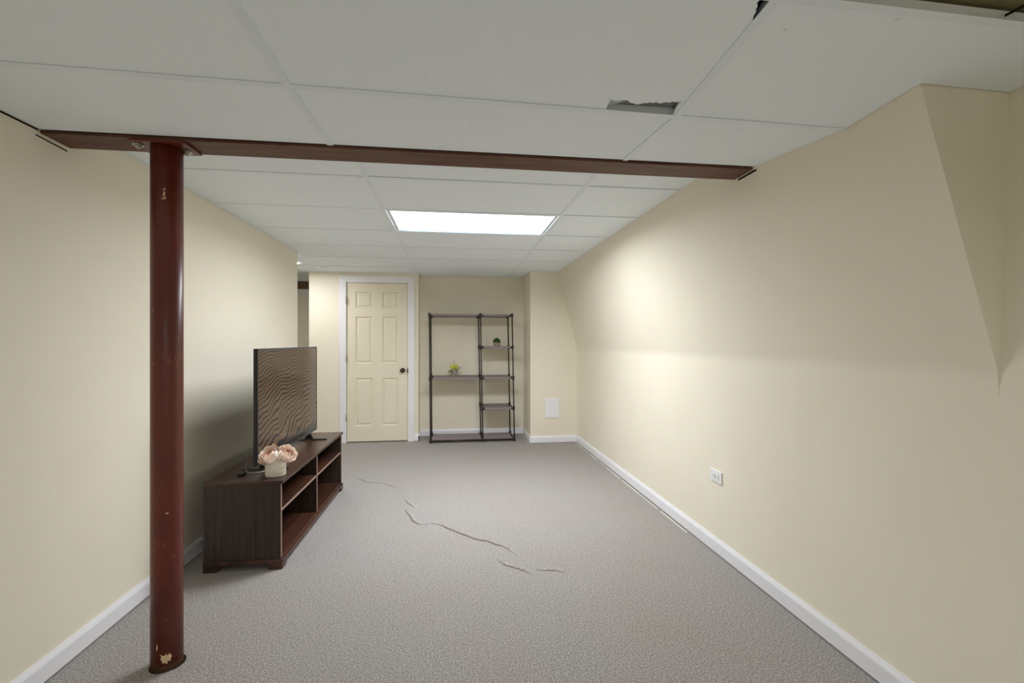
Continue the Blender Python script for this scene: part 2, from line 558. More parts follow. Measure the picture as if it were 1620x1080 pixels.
# ------------------------------------------------------------------ baseboards
def baseboard(name, p0, p1, nrm, h=0.093, t=0.014, parent=None, label=None, z0=0.007):
    """profile with a sloped top lip, extruded from p0 to p1; nrm points into the room"""
    m = MB()
    prof = [(0.0005, z0), (t, z0), (t, h - 0.022), (t * 0.75, h - 0.012), (t * 0.45, h - 0.004), (t * 0.40, h), (0.0005, h)]
    for p in (p0, p1):
        for a, z in prof:
            m.v.append((p[0] + nrm[0] * a, p[1] + nrm[1] * a, z))
    K = len(prof)
    for k in range(K):
        k2 = (k + 1) % K
        m.f.append((k, k2, K + k2, K + k))
    m.f.append(tuple(range(K))[::-1]); m.f.append(tuple(range(K, 2 * K)))
    ob = m.build(name, 'trim', parent)
    if parent is None: struct(ob, label)
    return ob

baseboard('baseboard_left', (XL, Y_REAR), (XL, Y_LEFT_END), (1, 0), label='white baseboard along the left wall')
b_r = baseboard('baseboard_right', (wallX(WEDGE_Y, 0), WEDGE_Y), (wallX(Y_PIER, 0), Y_PIER), (-1, 0), label='white baseboard along the right wall')
baseboard('baseboard_piece', (nearWallX(0), Y_REAR), (wallX(WEDGE_Y, 0), WEDGE_Y), (-1, 0), parent=b_r)
bp = baseboard('baseboard_pier', (X_ALC1, Y_PIER), (wallX(Y_PIER, 0), Y_PIER), (0, -1), label='white baseboard around the wall pier')
baseboard('baseboard_piece', (X_ALC1, Y_PIER - 0.014), (X_ALC1, Y_ALC), (-1, 0), parent=bp)
ba = baseboard('baseboard_alcove', (X_ALC0, Y_ALC), (X_ALC1, Y_ALC), (0, -1), label='white baseboard at the back of the alcove')
baseboard('baseboard_piece', (X_ALC0, Y_BACK - 0.014), (X_ALC0, Y_ALC), (1, 0), parent=ba)
bb = baseboard('baseboard_back', (-0.517, Y_BACK), (X_ALC0 + 0.014, Y_BACK), (0, -1), label='short white baseboard beside the door casing')
baseboard('baseboard_piece', (X_DW0, Y_BACK), (-1.457, Y_BACK), (0, -1), parent=bb)
# pale turned-up carpet edge beside the right baseboard
st = MB()
yy = 2.9
while yy < Y_PIER - 0.05:
    y2 = min(Y_PIER - 0.02, yy + random.uniform(0.18, 0.4))
    w = random.uniform(0.004, 0.009)
    x0, x1 = wallX(yy, 0) - 0.030, wallX(y2, 0) - 0.030
    j = random.uniform(-.003, .003)
    st.quadbox([(x0 - w + j, yy, 0), (x0 + j, yy, 0), (x1 + j, y2, 0), (x1 - w + j, y2, 0),
                (x0 - w + j, yy, .004), (x0 + j, yy, .005), (x1 + j, y2, .005), (x1 - w + j, y2, .004)])
    yy = y2 + random.uniform(0.0, 0.05)
st.build('carpet_edge_strip', 'paper', b_r)
st = bx(X_ALC1 - 0.036, X_ALC1 - 0.028, Y_PIER - 0.01, Y_ALC - 0.03, 0, 0.004)
st.build('carpet_edge_strip', 'paper', bp)

# ------------------------------------------------------------------ ceiling
deck = MB()
deck.box(-3.5, 1.82, Y_REAR - 0.1, 7.4, TOP, TOP + 0.05)
ceiling = struct(deck.build('ceiling', 'deck'), 'dropped ceiling of large white tiles in a white grid')
R0, R1N, R2N = -1.690, -0.500, 0.703
R1F, R2F = -0.478, 0.748
YA, YB = 1.449, 0.917
def R2n(Y): return lerp(0.703, 0.741, max(0.0, min(1.0, (Y - YB) / (YA - YB))))
LIFT, TH = 0.003, 0.012

def tile_poly(outline, zf, parent=ceiling, lift=LIFT):
    """tile with an arbitrary outline (counter-clockwise), its face following zf"""
    bm = bmesh.new()
    lo = [bm.verts.new((x, y, zf(x, y) + lift)) for x, y in outline]
    hi = [bm.verts.new((x, y, zf(x, y) + lift + TH)) for x, y in outline]
    n = len(outline)
    for i in range(n):
        bm.faces.new((lo[i], lo[(i + 1) % n], hi[(i + 1) % n], hi[i]))
    f1 = bm.faces.new(lo[::-1]); f2 = bm.faces.new(hi)
    bmesh.ops.triangulate(bm, faces=[f1, f2])
    bmesh.ops.recalc_face_normals(bm, faces=bm.faces)
    me = bpy.data.meshes.new('ceiling_tile'); bm.to_mesh(me); bm.free()
    me.materials.append(M['tile'])
    ob = bpy.data.objects.new('ceiling_tile', me); COL.objects.link(ob); ob.parent = parent
    return ob

def tile(x0, x1, y0, y1, zf, jit=0.0):
    g = 0.003
    dz = [random.uniform(-jit, jit) for _ in range(4)]
    c = [(x0 + g, y0 + g), (x1 - g, y0 + g), (x1 - g, y1 - g), (x0 + g, y1 - g)]
    m = MB()
    m.quadbox([(x, y, zf(x, y) + LIFT + d) for (x, y), d in zip(c, dz)] + [(x, y, zf(x, y) + LIFT + TH + d) for (x, y), d in zip(c, dz)])
    return m.build('ceiling_tile', 'tile', ceiling)

def bar(name, p, q, zf, w=0.024):
    """inverted tee: flange and upright web, from p to q"""
    (x0, y0), (x1, y1) = p, q
    d = Vector((x1 - x0, y1 - y0)).normalized(); n = Vector((-d.y, d.x))
    m = MB()
    for hw, a, b in ((w / 2, 0.0, 0.002), (0.0015, 0.002, 0.03)):
        c = [Vector(p) - n * hw, Vector(q) - n * hw, Vector(q) + n * hw, Vector(p) + n * hw]
        zz = [zf(x0, y0), zf(x1, y1), zf(x1, y1), zf(x0, y0)]
        m.quadbox([(v.x, v.y, z + a) for v, z in zip(c, zz)] + [(v.x, v.y, z + b) for v, z in zip(c, zz)])
    return m.build(name, 'bar', ceiling)

# near half (over and behind the camera up to the beam)
NY = [-2.58, -2.153, -1.543, -0.933, -0.323, 0.307, YB, YA, 1.918]
for i in range(len(NY) - 1):
    y0, y1 = NY[i], NY[i + 1]
    ra, rb = R2n(y0), R2n(y1)
    g = 0.003
    tile_poly([(XL + 0.011, y0 + g), (R1N - g, y0 + g), (R1N - g, y1 - g), (XL + 0.009, y1 - g)], z_near)
    if i == 6:      # the tile torn open beside the grid crossing
        hole = [(0.7235, y1 - g), (0.7075, 1.3520), (0.6950, 1.3640), (0.6820, 1.3620), (0.6760, 1.3690), (0.6640, 1.3680), (0.6569, 1.3711), (0.6500, 1.3780),
                (0.6417, 1.3770), (0.6330, 1.3720), (0.6240, 1.3800), (0.6151, 1.3762), (0.6050, 1.3830), (0.5955, 1.3842), (0.5860, 1.3930), (0.5751, 1.3959), (0.5640, 1.3900),
                (0.5560, 1.3900), (0.5472, 1.3838), (0.5400, 1.3760), (0.5239, 1.3751), (0.5150, 1.3790), (0.5080, 1.3850), (0.4993, 1.3834), (0.4935, 1.3770), (0.4828, 1.3795), (0.4850, 1.3860), (0.4915, y1 - g)]
        out = [(R1N + g, y0 + g), (0.664, y0 + g), (0.6715, 0.935), (0.6705, 0.943), (0.679, 0.951), (0.681, 0.960), (0.687, 0.968), (0.689, 0.978), (0.6945, 0.990), (R2n(1.0) - g, 1.003)]
        out += [(rb - g, y1 - g)] + hole + [(R1N + g, y1 - g)]
        tile_poly(out, z_near)
    elif i != 2:        # the third row holds the added fill panel
        tile_poly([(R1N + g, y0 + g), (ra - g, y0 + g), (rb - g, y1 - g), (R1N + g, y1 - g)], z_near)
    if i == 5:
        pass            # missing tile: bare plaster shows
    elif i == 6:
        tile_poly([(ra + g, y0 + g), (nearWallX(2.04) - g, y0 + g), (nearWallX(2.04) - g, WEDGE_Y - g), (wallX(WEDGE_Y, 2.04) - .004, WEDGE_Y - g),
                   (wallX(1.3, 2.04) - .004, 1.3), (wallX(y1, 2.038) - .004, y1 - g), (rb + g, y1 - g)], z_near)
    elif i == 7:
        a, b = wallX(y0, 2.04) - .003, wallX(y1, 2.084) - .002
        tile_poly([(ra + g, y0 + g), (a, y0 + g), (b, y1 - g), (rb + g, y1 - g)], z_near)
    else:
        tile_poly([(ra + g, y0 + g), (nearWallX(2.04) - g, y0 + g), (nearWallX(2.04) - g, y1 - g), (rb + g, y1 - g)], z_near)
    if i < len(NY) - 2:
        bar('cross_tee', (XL + 0.004, y1), (R1N - 0.012, y1), z_near)
        bar('cross_tee', (R1N + 0.012, y1), (rb - 0.012, y1), z_near)
        xr = nearWallX(2.04) - 0.003 if y1 < WEDGE_Y else wallX(y1, 2.04) - 0.004
        bar('cross_tee', (rb + 0.012, y1), (xr, y1), z_near)
bar('main_runner', (R1N, NY[0]), (R1N, YA), z_near)
bar('main_runner', (R1N, YA), (R1N, NY[-1]), z_near)
bar('main_runner', (R2N, NY[0]), (R2N, YB), z_near)
bar('main_runner', (R2N, YB), (R2n(YA), YA), z_near)
bar('main_runner', (R2n(YA), YA), (R2n(YA), NY[-1]), z_near)

# surfaces that show through the openings of the near half
bx(R2N + 0.02, 1.63, 0.2, 0.99, 2.085, 2.10).build('plaster_soffit', 'olive', ceiling)
pb = bx(0.44, 0.728, 1.20, 1.447, 2.076, 2.084).build('backing_board', 'greyboard', ceiling)
for (x, y) in ((0.5375, 1.405), (0.556, 1.407), (0.5465, 1.419)):
    MB().lathe([(0, 2.0735), (0.0028, 2.0735), (0.0028, 2.0758), (0, 2.0758)], 10, x, y).build('nail_hole', 'dark', pb)
hk = MB().tube([(1.262, 0.902, 2.046), (1.272, 0.890, 2.050), (1.280, 0.878, 2.054), (1.297, 0.880, 2.055), (1.312, 0.885, 2.056)], 0.003, 8)
hk.build('hanger_clip', 'dark', ceiling)

# far half
FY = [2.066, 2.552, 3.152, 3.762, 4.367, 4.967, 5.572]
def rx(y): return wallX(y, 2.182) - 0.002
for i in range(len(FY) - 1):
    y0, y1 = FY[i], FY[i + 1]
    j = 0.0012
    if i < 4:
        tile(XL, R1F, y0, y1, z_far, j)
    elif i == 4:
        tile_poly([(XL + .003, y0 + .003), (R1F - .003, y0 + .003), (R1F - .003, y1 - .003), (XL + .003, y1 - .003)], z_far)
        tile(-3.49, XL, Y_LEFT_END, y1, z_far)
    else:
        tile(R0, R1F, y0, y1, z_far, j)
        tile(-3.49, R0, y0, y1, z_far, j)
    if i != 2:
        tile(R1F, R2F, y0, y1, z_far, j)
    tile_poly([(R2F + .003, y0 + .003), (rx(y0), y0 + .003), (rx(y1), y1 - .003), (R2F + .003, y1 - .003)], z_far, lift=LIFT + random.uniform(0, .002))
    xl = XL + 0.002 if i < 4 else -3.49
    bar('cross_tee', (xl, y1), (R1F - .012, y1), z_far)
    bar('cross_tee', (R1F + .012, y1), (R2F - .012, y1), z_far)
    bar('cross_tee', (R2F + .012, y1), (rx(y1), y1), z_far)
tile(R0, X_ALC0 - .004, 5.572, Y_BACK, z_far)
tile(X_DW0 + .06, R0, 5.572, Y_BACK, z_far)
tile(-3.49, X_DW0 + .06, 5.572, Y_BACK, z_far)
tile(-3.49, X_DW0, Y_BACK, 7.12, z_far)
tile(X_ALC0, R2F, 5.572, 6.17, z_far)
tile(X_ALC0, R2F, 6.17, Y_ALC, z_far)
tile_poly([(R2F + .003, 5.575), (rx(5.57), 5.575), (rx(5.70), 5.707), (X_ALC1 - .003, 5.707), (X_ALC1 - .003, 6.167), (R2F + .003, 6.167)], z_far)
tile(R2F, X_ALC1, 6.17, Y_ALC, z_far)
bar('cross_tee', (X_ALC0 + .002, 6.17), (R2F - .012, 6.17), z_far)
bar('cross_tee', (R2F + .012, 6.17), (X_ALC1 - .002, 6.17), z_far)
bar('main_runner', (R1F, 2.07), (R1F, 6.01), z_far)
bar('main_runner', (R2F, 2.07), (R2F, 6.30), z_far)
bar('main_runner', (R0, 4.98), (R0, 6.01), z_far)
# white wall angle along the left wall and the far right wall
m = MB()
m.quadbox([(XL + .0005, 2.07, z_far(0, 2.07) - .001), (XL + .02, 2.07, z_far(0, 2.07) - .001), (XL + .02, 4.75, z_far(0, 4.75) - .001), (XL + .0005, 4.75, z_far(0, 4.75) - .001),
           (XL + .0005, 2.07, z_far(0, 2.07) + .002), (XL + .02, 2.07, z_far(0, 2.07) + .002), (XL + .02, 4.75, z_far(0, 4.75) + .002), (XL + .0005, 4.75, z_far(0, 4.75) + .002)])
m.build('wall_angle', 'bar', ceiling)
bx(X_DW0, X_ALC0, Y_BACK - .02, Y_BACK - .0005, z_far(0, 6) - .001, z_far(0, 6) + .002).build('wall_angle', 'bar', ceiling)

# ------------------------------------------------------------------ door, casing
C0, C1, CZ = -1.457, -0.517, 2.135
tr = thing('trim_1', 'white door casing around the panelled door', 'door casing'); tr['kind'] = 'structure'; del tr['category']
yc0, yc1 = Y_BACK - 0.018, Y_BACK - 0.0005
for pts in ([(C0, 0.0), (DX0, 0.0), (DX0, DZ), (C0, CZ)], [(DX1, 0.0), (C1, 0.0), (C1, CZ), (DX1, DZ)], [(DX0, DZ), (DX1, DZ), (C1, CZ), (C0, CZ)]):
    m = MB()
    m.quadbox([(x, yc0, z) for x, z in pts] + [(x, yc1, z) for x, z in pts])
    m.build('casing_board', 'trim', tr, bevel=0.004)
m = MB()
m.box(DX0 - 0.019, DX0, Y_BACK + .0005, Y_BACK + 0.11, 0, DZ + .018)
m.build('jamb', 'trim', tr)
bx(DX1, DX1 + 0.019, Y_BACK + .0005, Y_BACK + 0.11, 0, DZ + .018).build('jamb', 'trim', tr)
bx(DX0, DX1, Y_BACK + .0005, Y_BACK + 0.11, DZ, DZ + .018).build('jamb', 'trim', tr)

dx0, dx1, dz0, dz1 = DX0 + 0.005, DX1 - 0.005, 0.014, DZ - 0.004
YD = Y_BACK + 0.004
door = MB()
door.box(dx0, dx1, YD + 0.015, YD + 0.040, dz0, dz1)
cols = [(-1.2565, -1.054), (-0.927, -0.724)]
rows = [(0.213, 0.823), (1.011, 1.612), (1.724, 1.927)]
xs = [dx0, cols[0][0], cols[0][1], cols[1][0], cols[1][1], dx1]
zr = [dz0, rows[0][0], rows[0][1], rows[1][0], rows[1][1], rows[2][0], rows[2][1], dz1]
for k in (0, 2, 4):
    door.box(xs[k], xs[k + 1], YD, YD + 0.015, dz0, dz1)
for k in (0, 2, 4, 6):
    for c in cols:
        door.box(c[0], c[1], YD, YD + 0.015, zr[k], zr[k + 1])
door = struct(door.build('door_1', 'door'), 'cream six-panel door with a dark bronze knob')
for c in cols:
    for r_ in rows:
        m = MB()
        # sloped sticking around the opening
        a, b = 0.012, 0.030
        def loop(i, y): return [(c[0] + i, y, r_[0] + i), (c[1] - i, y, r_[0] + i), (c[1] - i, y, r_[1] - i), (c[0] + i, y, r_[1] - i)]
        L = [loop(0, YD + .0005), loop(a, YD + .0145), loop(a + .005, YD + .0145), loop(b + .004, YD + .003), ]
        for lp in L: m.v += lp
        for i in range(len(L) - 1):
            for k in range(4):
                m.f.append((4 * i + k, 4 * i + (k + 1) % 4, 4 * i + 4 + (k + 1) % 4, 4 * i + 4 + k))
        n = 4 * (len(L) - 1)
        m.f.append((n, n + 1, n + 2, n + 3))
        m.build('panel', 'door', door)
kn = MB().lathe([(0, 0), (0.032, 0), (0.032, 0.006), (0.026, 0.010), (0.012, 0.013), (0.011, 0.030), (0.018, 0.034), (0.027, 0.043), (0.029, 0.054), (0.024, 0.063), (0.012, 0.067), (0, 0.068)], 24)
kn = kn.build('knob', 'bronze', door)
kn.location = (-0.669, YD - .0003, 0.920); kn.rotation_euler = (math.radians(90), 0, 0); kn['label'] = 'dark bronze round knob'
bx(dx1 - .002, dx1 + .012, Y_BACK - 0.0195, Y_BACK - .002, 0.89, 0.945).build('strike_plate', 'bronze', door)
for z in (1.817, 1.083, 0.326):
    MB().tube([(dx0 - .004, Y_BACK - 0.022, z - .045), (dx0 - .004, Y_BACK - 0.022, z + .045)], 0.007, 10).build('hinge', 'hinge', door)

# passage: dark beam and white header beyond the gap
pbm = bx(-3.48, -1.9, 7.02, 7.115, 2.075, 2.165).build('boxed_beam', 'brownbeam')
tag(pbm, 'brown beam under the ceiling in the gap left of the door', 'beam')
struct(bx(-3.48, -1.55, 7.08, 7.118, 1.995, 2.07).build('trim_2', 'trim'), 'white header strip under the brown passage beam')

# ------------------------------------------------------------------ ceiling lights
def troffer(name, label, x0, x1, y0, y1, zf, lens, watt, spread=170):
    z = zf((x0 + x1) / 2, (y0 + y1) / 2)
    t = thing(name, label, 'ceiling light', ((x0 + x1) / 2, (y0 + y1) / 2, z), 'recessed ceiling panels' if False else None)
    hx, hy = (x1 - x0) / 2, (y1 - y0) / 2
    w = 0.026
    fr = MB()
    fr.box(-hx, hx, -hy, -hy + w, .003, .009); fr.box(-hx, hx, hy - w, hy, .003, .009)
    fr.box(-hx, -hx + w, -hy + w, hy - w, .003, .009); fr.box(hx - w, hx, -hy + w, hy - w, .003, .009)
    fr.build('frame', 'bar', t)
    bx(-hx + w, hx - w, -hy + w, hy - w, .006, .010).build('diffuser', lens, t)
    hs = MB()
    hs.box(-hx, hx, -hy, hy, .05, .055)
    ld = bpy.data.lights.new('panel_lamp', 'AREA')
    ld.shape = 'RECTANGLE'; ld.size = 2 * (hx - w); ld.size_y = 2 * (hy - w)
    ld.energy = watt; ld.spread = math.radians(spread); ld.color = (0.965, 1.0, 1.055)
    lo = bpy.data.objects.new('panel_lamp', ld); COL.objects.link(lo); lo.parent = t
    lo.location = (0, 0, .0045)
    hs.build('housing', 'bar', t)
    return t
troffer('ceiling_light_panel', 'glowing white rectangular ceiling light panel beyond the red beam', R1F + .013, R2F - .013, 3.165, 3.749, z_far, 'panel', PANEL_WATT)
troffer('ceiling_light_panel', 'added unseen fill light panel behind the camera', R1N + .013, R2N - .013, -1.53, -0.946, z_near, 'rear', FILL_WATT)  # added out of view to brighten the near half of the room
sp = thing('recessed_lamp', 'tiny bright recessed lamp in the passage ceiling at the wall end', 'lamp', (-1.812, 5.39, z_far(0, 5.39)))
MB().lathe([(0.075, 0.0025), (0.075, -0.002), (0.068, -0.004), (0.055, -0.002), (0.055, 0.0025)], 24).build('trim_ring', 'white', sp)
MB().lathe([(0, -0.001), (0.055, -0.001), (0.055, 0.002), (0, 0.002)], 24).build('lens', 'spot', sp)
cp = thing('ceiling_cover_plate', 'flat white round cover plate on the ceiling above left of the door', 'cover plate', (-1.52, 5.70, z_far(0, 5.7)))
MB().lathe([(0, -0.006), (0.045, -0.006), (0.066, -0.004), (0.075, 0.0), (0.075, 0.0025), (0, 0.0025)], 28).build('disc', 'tile', cp)
MB().lathe([(0.0, -0.0095), (0.01, -0.009), (0.012, -0.0062), (0, -0.0062)], 12).build('centre_screw', 'white', cp)

# ------------------------------------------------------------------ beam and post
bt = thing('steel_beam', 'reddish brown steel beam crossing the ceiling on the post', 'beam', (0, 1.9925, Z_BEAM))
hw = (BEAM_Y1 - BEAM_Y0) / 2
xl, xr = XL + 0.001, 1.352
def endx(z): return wallX(1.99, Z_BEAM + z) - 0.002
m = MB()
m.quadbox([(xl, -hw, 0), (endx(0), -hw, 0), (endx(0), hw, 0), (xl, hw, 0), (xl, -hw, .011), (endx(.011), -hw, .011), (endx(.011), hw, .011), (xl, hw, .011)])
m.build('bottom_flange', 'beam', bt)
m = MB(); m.quadbox([(xl, -.005, .011), (endx(.011), -.005, .011), (endx(.011), .005, .011), (xl, .005, .011), (xl, -.005, .16), (endx(.16), -.005, .16), (endx(.16), .005, .16), (xl, .005, .16)])
m.build('web', 'beam', bt)
m = MB(); m.quadbox([(xl, -hw, .16), (endx(.16), -hw, .16), (endx(.16), hw, .16), (xl, hw, .16), (xl, -hw, .171), (endx(.171), -hw, .171), (endx(.171), hw, .171), (xl, hw, .171)])
m.build('top_flange', 'beam', bt)

PX, PY, PR = -1.147, 1.987, 0.0545
pt = thing('support_post', 'round oxide red steel support post with chipped paint at its foot', 'post', (PX, PY, 0))
ht = Z_BEAM - 0.011
MB().lathe([(0, 0), (PR, 0), (PR, 0.35), (PR, 1.2), (PR, ht - .001), (0, ht - .001)], 40).build('shaft', 'post', pt)
bx(-.100, .100, -0.066, 0.062, ht - .0005, ht + .0105).build('cap_plate', 'post', pt, bevel=0.002)
for (x, y) in ((-0.087, -0.030), (0.063, 0.022)):
    b = MB().lathe([(0, 0), (0.020, 0), (0.020, -.003), (0, -.003)][::-1], 20)
    b = b.build('washer', 'steel', pt); b.location = (x, y, ht - .0006)
    h = MB().lathe([(0, -.012), (0.009, -.012), (0.0125, -.010), (0.0125, -.003), (0, -.003)], 6).build('bolt_head', 'steel', b)
    MB().lathe([(0, -.0165), (0.005, -.016), (0.006, -.0142), (0, -.0142)], 10).build('bolt_end', 'steel', b)
# flake of bare primer where the paint has chipped off the foot
ch = MB()
random.seed(3)
a0 = math.radians(-62)
ring = []
NC = 26
for k in range(NC):
    t = 2 * math.pi * k / NC
    rr = random.uniform(0.55, 1.2) * (1.15 if k % 5 == 0 else 0.9)
    a = a0 + 0.40 * rr * math.cos(t); z = 0.052 + 0.021 * rr * math.sin(t)
    ring.append((a, z))
for a, z in ring: ch.v.append(((PR + .0004) * math.cos(a), (PR + .0004) * math.sin(a), z))
for a, z in ring:
    a2 = a0 + (a - a0) * 0.55; z2 = 0.052 + (z - 0.052) * 0.55
    ch.v.append(((PR + .0035) * math.cos(a2), (PR + .0035) * math.sin(a2), z2))
ch.v.append(((PR + .003) * math.cos(a0), (PR + .003) * math.sin(a0), 0.052))
for k in range(NC):
    k2 = (k + 1) % NC
    ch.f.append((k, k2, NC + k2, NC + k)); ch.f.append((NC + k, NC + k2, 2 * NC))
ch.build('paint_chip', 'chip', pt)
# rusty collar and the dark gap of the hole cut in the carpet round the foot
rc = MB()
for k in range(48):
    t = 2 * math.pi * k / 48
    rc.v += [((PR + .0003) * math.cos(t), (PR + .0003) * math.sin(t), 0.0), ((PR + .0003) * math.cos(t), (PR + .0003) * math.sin(t), 0.008 + random.uniform(0, .014) + .012 * max(0, math.cos(t - 5.6)))]
for k in range(48):
    k2 = (k + 1) % 48
    rc.f.append((2 * k, 2 * k2, 2 * k2 + 1, 2 * k + 1))
rc.build('rust_collar', 'rust', pt)
ctt = MB()
for k in range(40):
    t = 2 * math.pi * k / 40
    w_ = .003 + .006 * max(0, math.cos(t - .1)) ** 2 + random.uniform(0, .002)
    ctt.v += [(PX + (PR - .002) * math.cos(t), PY + (PR - .002) * math.sin(t), .0006), (PX + (PR + w_) * math.cos(t), PY + (PR + w_) * math.sin(t), .0006)]
for k in range(40):
    k2 = (k + 1) % 40
    ctt.f.append((2 * k, 2 * k + 1, 2 * k2 + 1, 2 * k2))
ctt.build('carpet_cutout', 'dark', floor)
for (a, z, w, h) in ((-70, 1.870, .004, .012), (-66, 1.855, .0025, .006), (-73, 1.852, .006, .004), (-69, 1.889, .004, .004), (-95, 0.10, .003, .014), (-60, 0.62, .006, .003)):
    ck = MB(); t = math.radians(a); R_ = PR + .0006
    p = []
    for da, dz in ((-1, -.6), (0.3, -1), (1, .4), (-.2, 1)):
        tt = t + da * w / PR
        p.append((R_ * math.cos(tt), R_ * math.sin(tt), z + dz * h))
    b = len(ck.v); ck.v += p; ck.f.append((b, b + 1, b + 2, b + 3)); ck.build('paint_scratch', 'chip', pt)

# ------------------------------------------------------------------ media console (origin: floor, centre)
KX0, KX1, KY0, KY1, KH = -1.393, -0.978, 2.735, 4.137, 0.502
KCX, KCY = (KX0 + KX1) / 2, (KY0 + KY1) / 2
kc = thing('media_console', 'dark walnut media console with four open cubbies', 'media console', (KCX, KCY, 0))
hx, hy = (KX1 - KX0) / 2, (KY1 - KY0) / 2
T = 0.016
bx(-hx, hx + .008, -hy - .004, hy + .004, KH - .018, KH).build('top', 'wood', kc, bevel=0.0015)
for sgn in (-1, 1):
    y0 = -hy if sgn < 0 else hy - T
    bx(-hx, hx - .006, y0, y0 + T, 0.058, KH - .0185).build('end_panel', 'woodv', kc, bevel=0.001)
bx(-hx + .012, hx - .010, -T / 2, T / 2, 0.066, KH - .0185).build('divider', 'woodv', kc, bevel=0.001)
bx(-hx + .0005, -hx + .0045, -hy + T + .0005, hy - T - .0005, 0.066, KH - .0185).build('back_panel', 'wood', kc)
bx(-hx + .005, hx - .006, -hy + T + .0005, hy - T - .0005, 0.050, 0.0655).build('bottom_board', 'wood', kc, bevel=0.001)
for a, b in ((-hy + T + .0005, -T / 2 - .0005), (T / 2 + .0005, hy - T - .0005)):
    sh = bx(-hx + .005, hx - .012, a, b, 0.318, 0.333).build('shelf', 'wood', kc)
    bx(hx - .0119, hx - .0105, a, b, 0.318, 0.333).build('lit_edge_band', 'edge', sh)
for y0 in (-hy, -T / 2, hy - T):  # front edges painted paler, as if catching the light
    x = hx - .0059 if abs(y0) > .1 else hx - .0099
    bx(x, x + .0014, y0, y0 + T, 0.066, KH - .0185).build('lit_edge_band', 'edge', kc)
# plinth: moulded rail and bracket feet on the two ends and the front
pl = MB()
pl.box(-hx - .002, hx + .006, -hy - .006, -hy + T, 0.032, 0.0575)
pl.box(-hx - .002, hx + .006, hy - T, hy + .006, 0.032, 0.0575)
pl.box(hx - .014, hx + .006, -hy + T, hy - T, 0.032, 0.0495)
pl.build('plinth', 'wood', kc, bevel=0.003)
def foot(x0, x1, slope_dir, y0, y1, nm='foot'):
    m = MB()
    # bracket foot: chamfered toward the middle of the side
    if slope_dir > 0: pts = [(x0, 0), (x1 - .02, 0), (x1, .032), (x0, .032)]
    else: pts = [(x0 + .02, 0), (x1, 0), (x1, .032), (x0, .032)]
    m.quadbox([(x, y0, z) for x, z in pts] + [(x, y1, z) for x, z in pts])
    m.build(nm, 'wood', kc)
for y0, y1 in ((-hy - .005, -hy + .055), (hy - .055, hy + .005)):
    foot(-hx, -hx + .09, 1, y0, y1)
    foot(hx - .085, hx + .005, -1, y0, y1)

# ------------------------------------------------------------------ television
TX, TY0, TY1, TZ0, TZ1 = -1.148, 2.830, 3.980, 0.560, 1.250
tv = thing('television', 'flat television showing rippled sand dunes on the walnut console', 'television', (TX, (TY0 + TY1) / 2, KH))
ty = (TY1 - TY0) / 2
za, zb = TZ0 - KH, TZ1 - KH
body = MB()
body.box(-0.022, 0.0, -ty, ty, za, zb)
body.box(-0.055, -0.0221, -ty * .7, ty * .7, za + .05, zb - .22)
body.build('housing', 'tvblack', tv, bevel=0.003)
fr = MB()
w = 0.011
fr.box(.0005, .004, -ty, ty, zb - w, zb); fr.box(.0005, .004, -ty, ty, za, za + .018)
fr.box(.0005, .004, -ty, -ty + w, za + .018, zb - w); fr.box(.0005, .004, ty - w, ty, za + .018, zb - w)
fr.build('bezel', 'bezel', tv)
me = bpy.data.meshes.new('screen')
sy0, sy1, sz0, sz1 = -ty + w, ty - w, za + .018, zb - w
me.from_pydata([(.0022, sy0, sz0), (.0022, sy1, sz0), (.0022, sy1, sz1), (.0022, sy0, sz1)], [], [(0, 1, 2, 3)])
uvl = me.uv_layers.new(name='uv')
for i, c in enumerate(((0, 0), (1, 0), (1, 1), (0, 1))): uvl.data[i].uv = c
me.materials.append(M['screen'])
so = bpy.data.objects.new('screen', me); COL.objects.link(so); so.parent = tv
so['label'] = 'screen with brown rippled sand dunes'
for yy in (-0.425, 0.425):
    m = MB()
    # blade foot: long flat runner with a short riser into the housing
    m.quadbox([(-.150, yy - .012, .0005), (.125, yy - .012, .0005), (.125, yy + .012, .0005), (-.150, yy + .012, .0005),
               (-.145, yy - .008, .010), (.118, yy - .008, .010), (.118, yy + .008, .010), (-.145, yy + .008, .010)])
    m.quadbox([(-.050, yy - .008, .010), (.020, yy - .008, .010), (.020, yy + .008, .010), (-.050, yy + .008, .010),
               (-.018, yy - .008, za + .0), (-.004, yy - .008, za + .0), (-.004, yy + .008, za + .0), (-.018, yy + .008, za + .0)])
    m.build('foot', 'tvblack', tv)
cb = thing('power_cable', 'thin grey cable curling on the console behind the television', 'cable', (-1.245, 2.925, KH))
MB().tube([(.01, .02, .075), (.0, .0, .062), (-.004, -.012, .040), (.004, -.02, .018), (.02, -.03, .006), (.05, -.03, .0045), (.085, -.02, .0045), (.10, .01, .0045)], 0.0032, 8).build('cord', 'cable', cb)
bx(-.022, .012, -.075, -.035, .0005, .016).build('plug', 'tvblack', cb, bevel=0.004)

# ------------------------------------------------------------------ peony pot on the console
fp = thing('peony_pot', 'two blush peonies in a white washed pot on the console', 'flower pot', (-1.053, 2.850, KH))
pr, ph_ = 0.0575, 0.093
MB().lathe([(0, 0.0005), (pr * .93, 0.0005), (pr * .96, .004), (pr, ph_ - .003), (pr * .985, ph_), (pr * .92, ph_), (pr * .90, ph_ - .012), (0, ph_ - .012)], 36).build('pot', 'potw', fp)

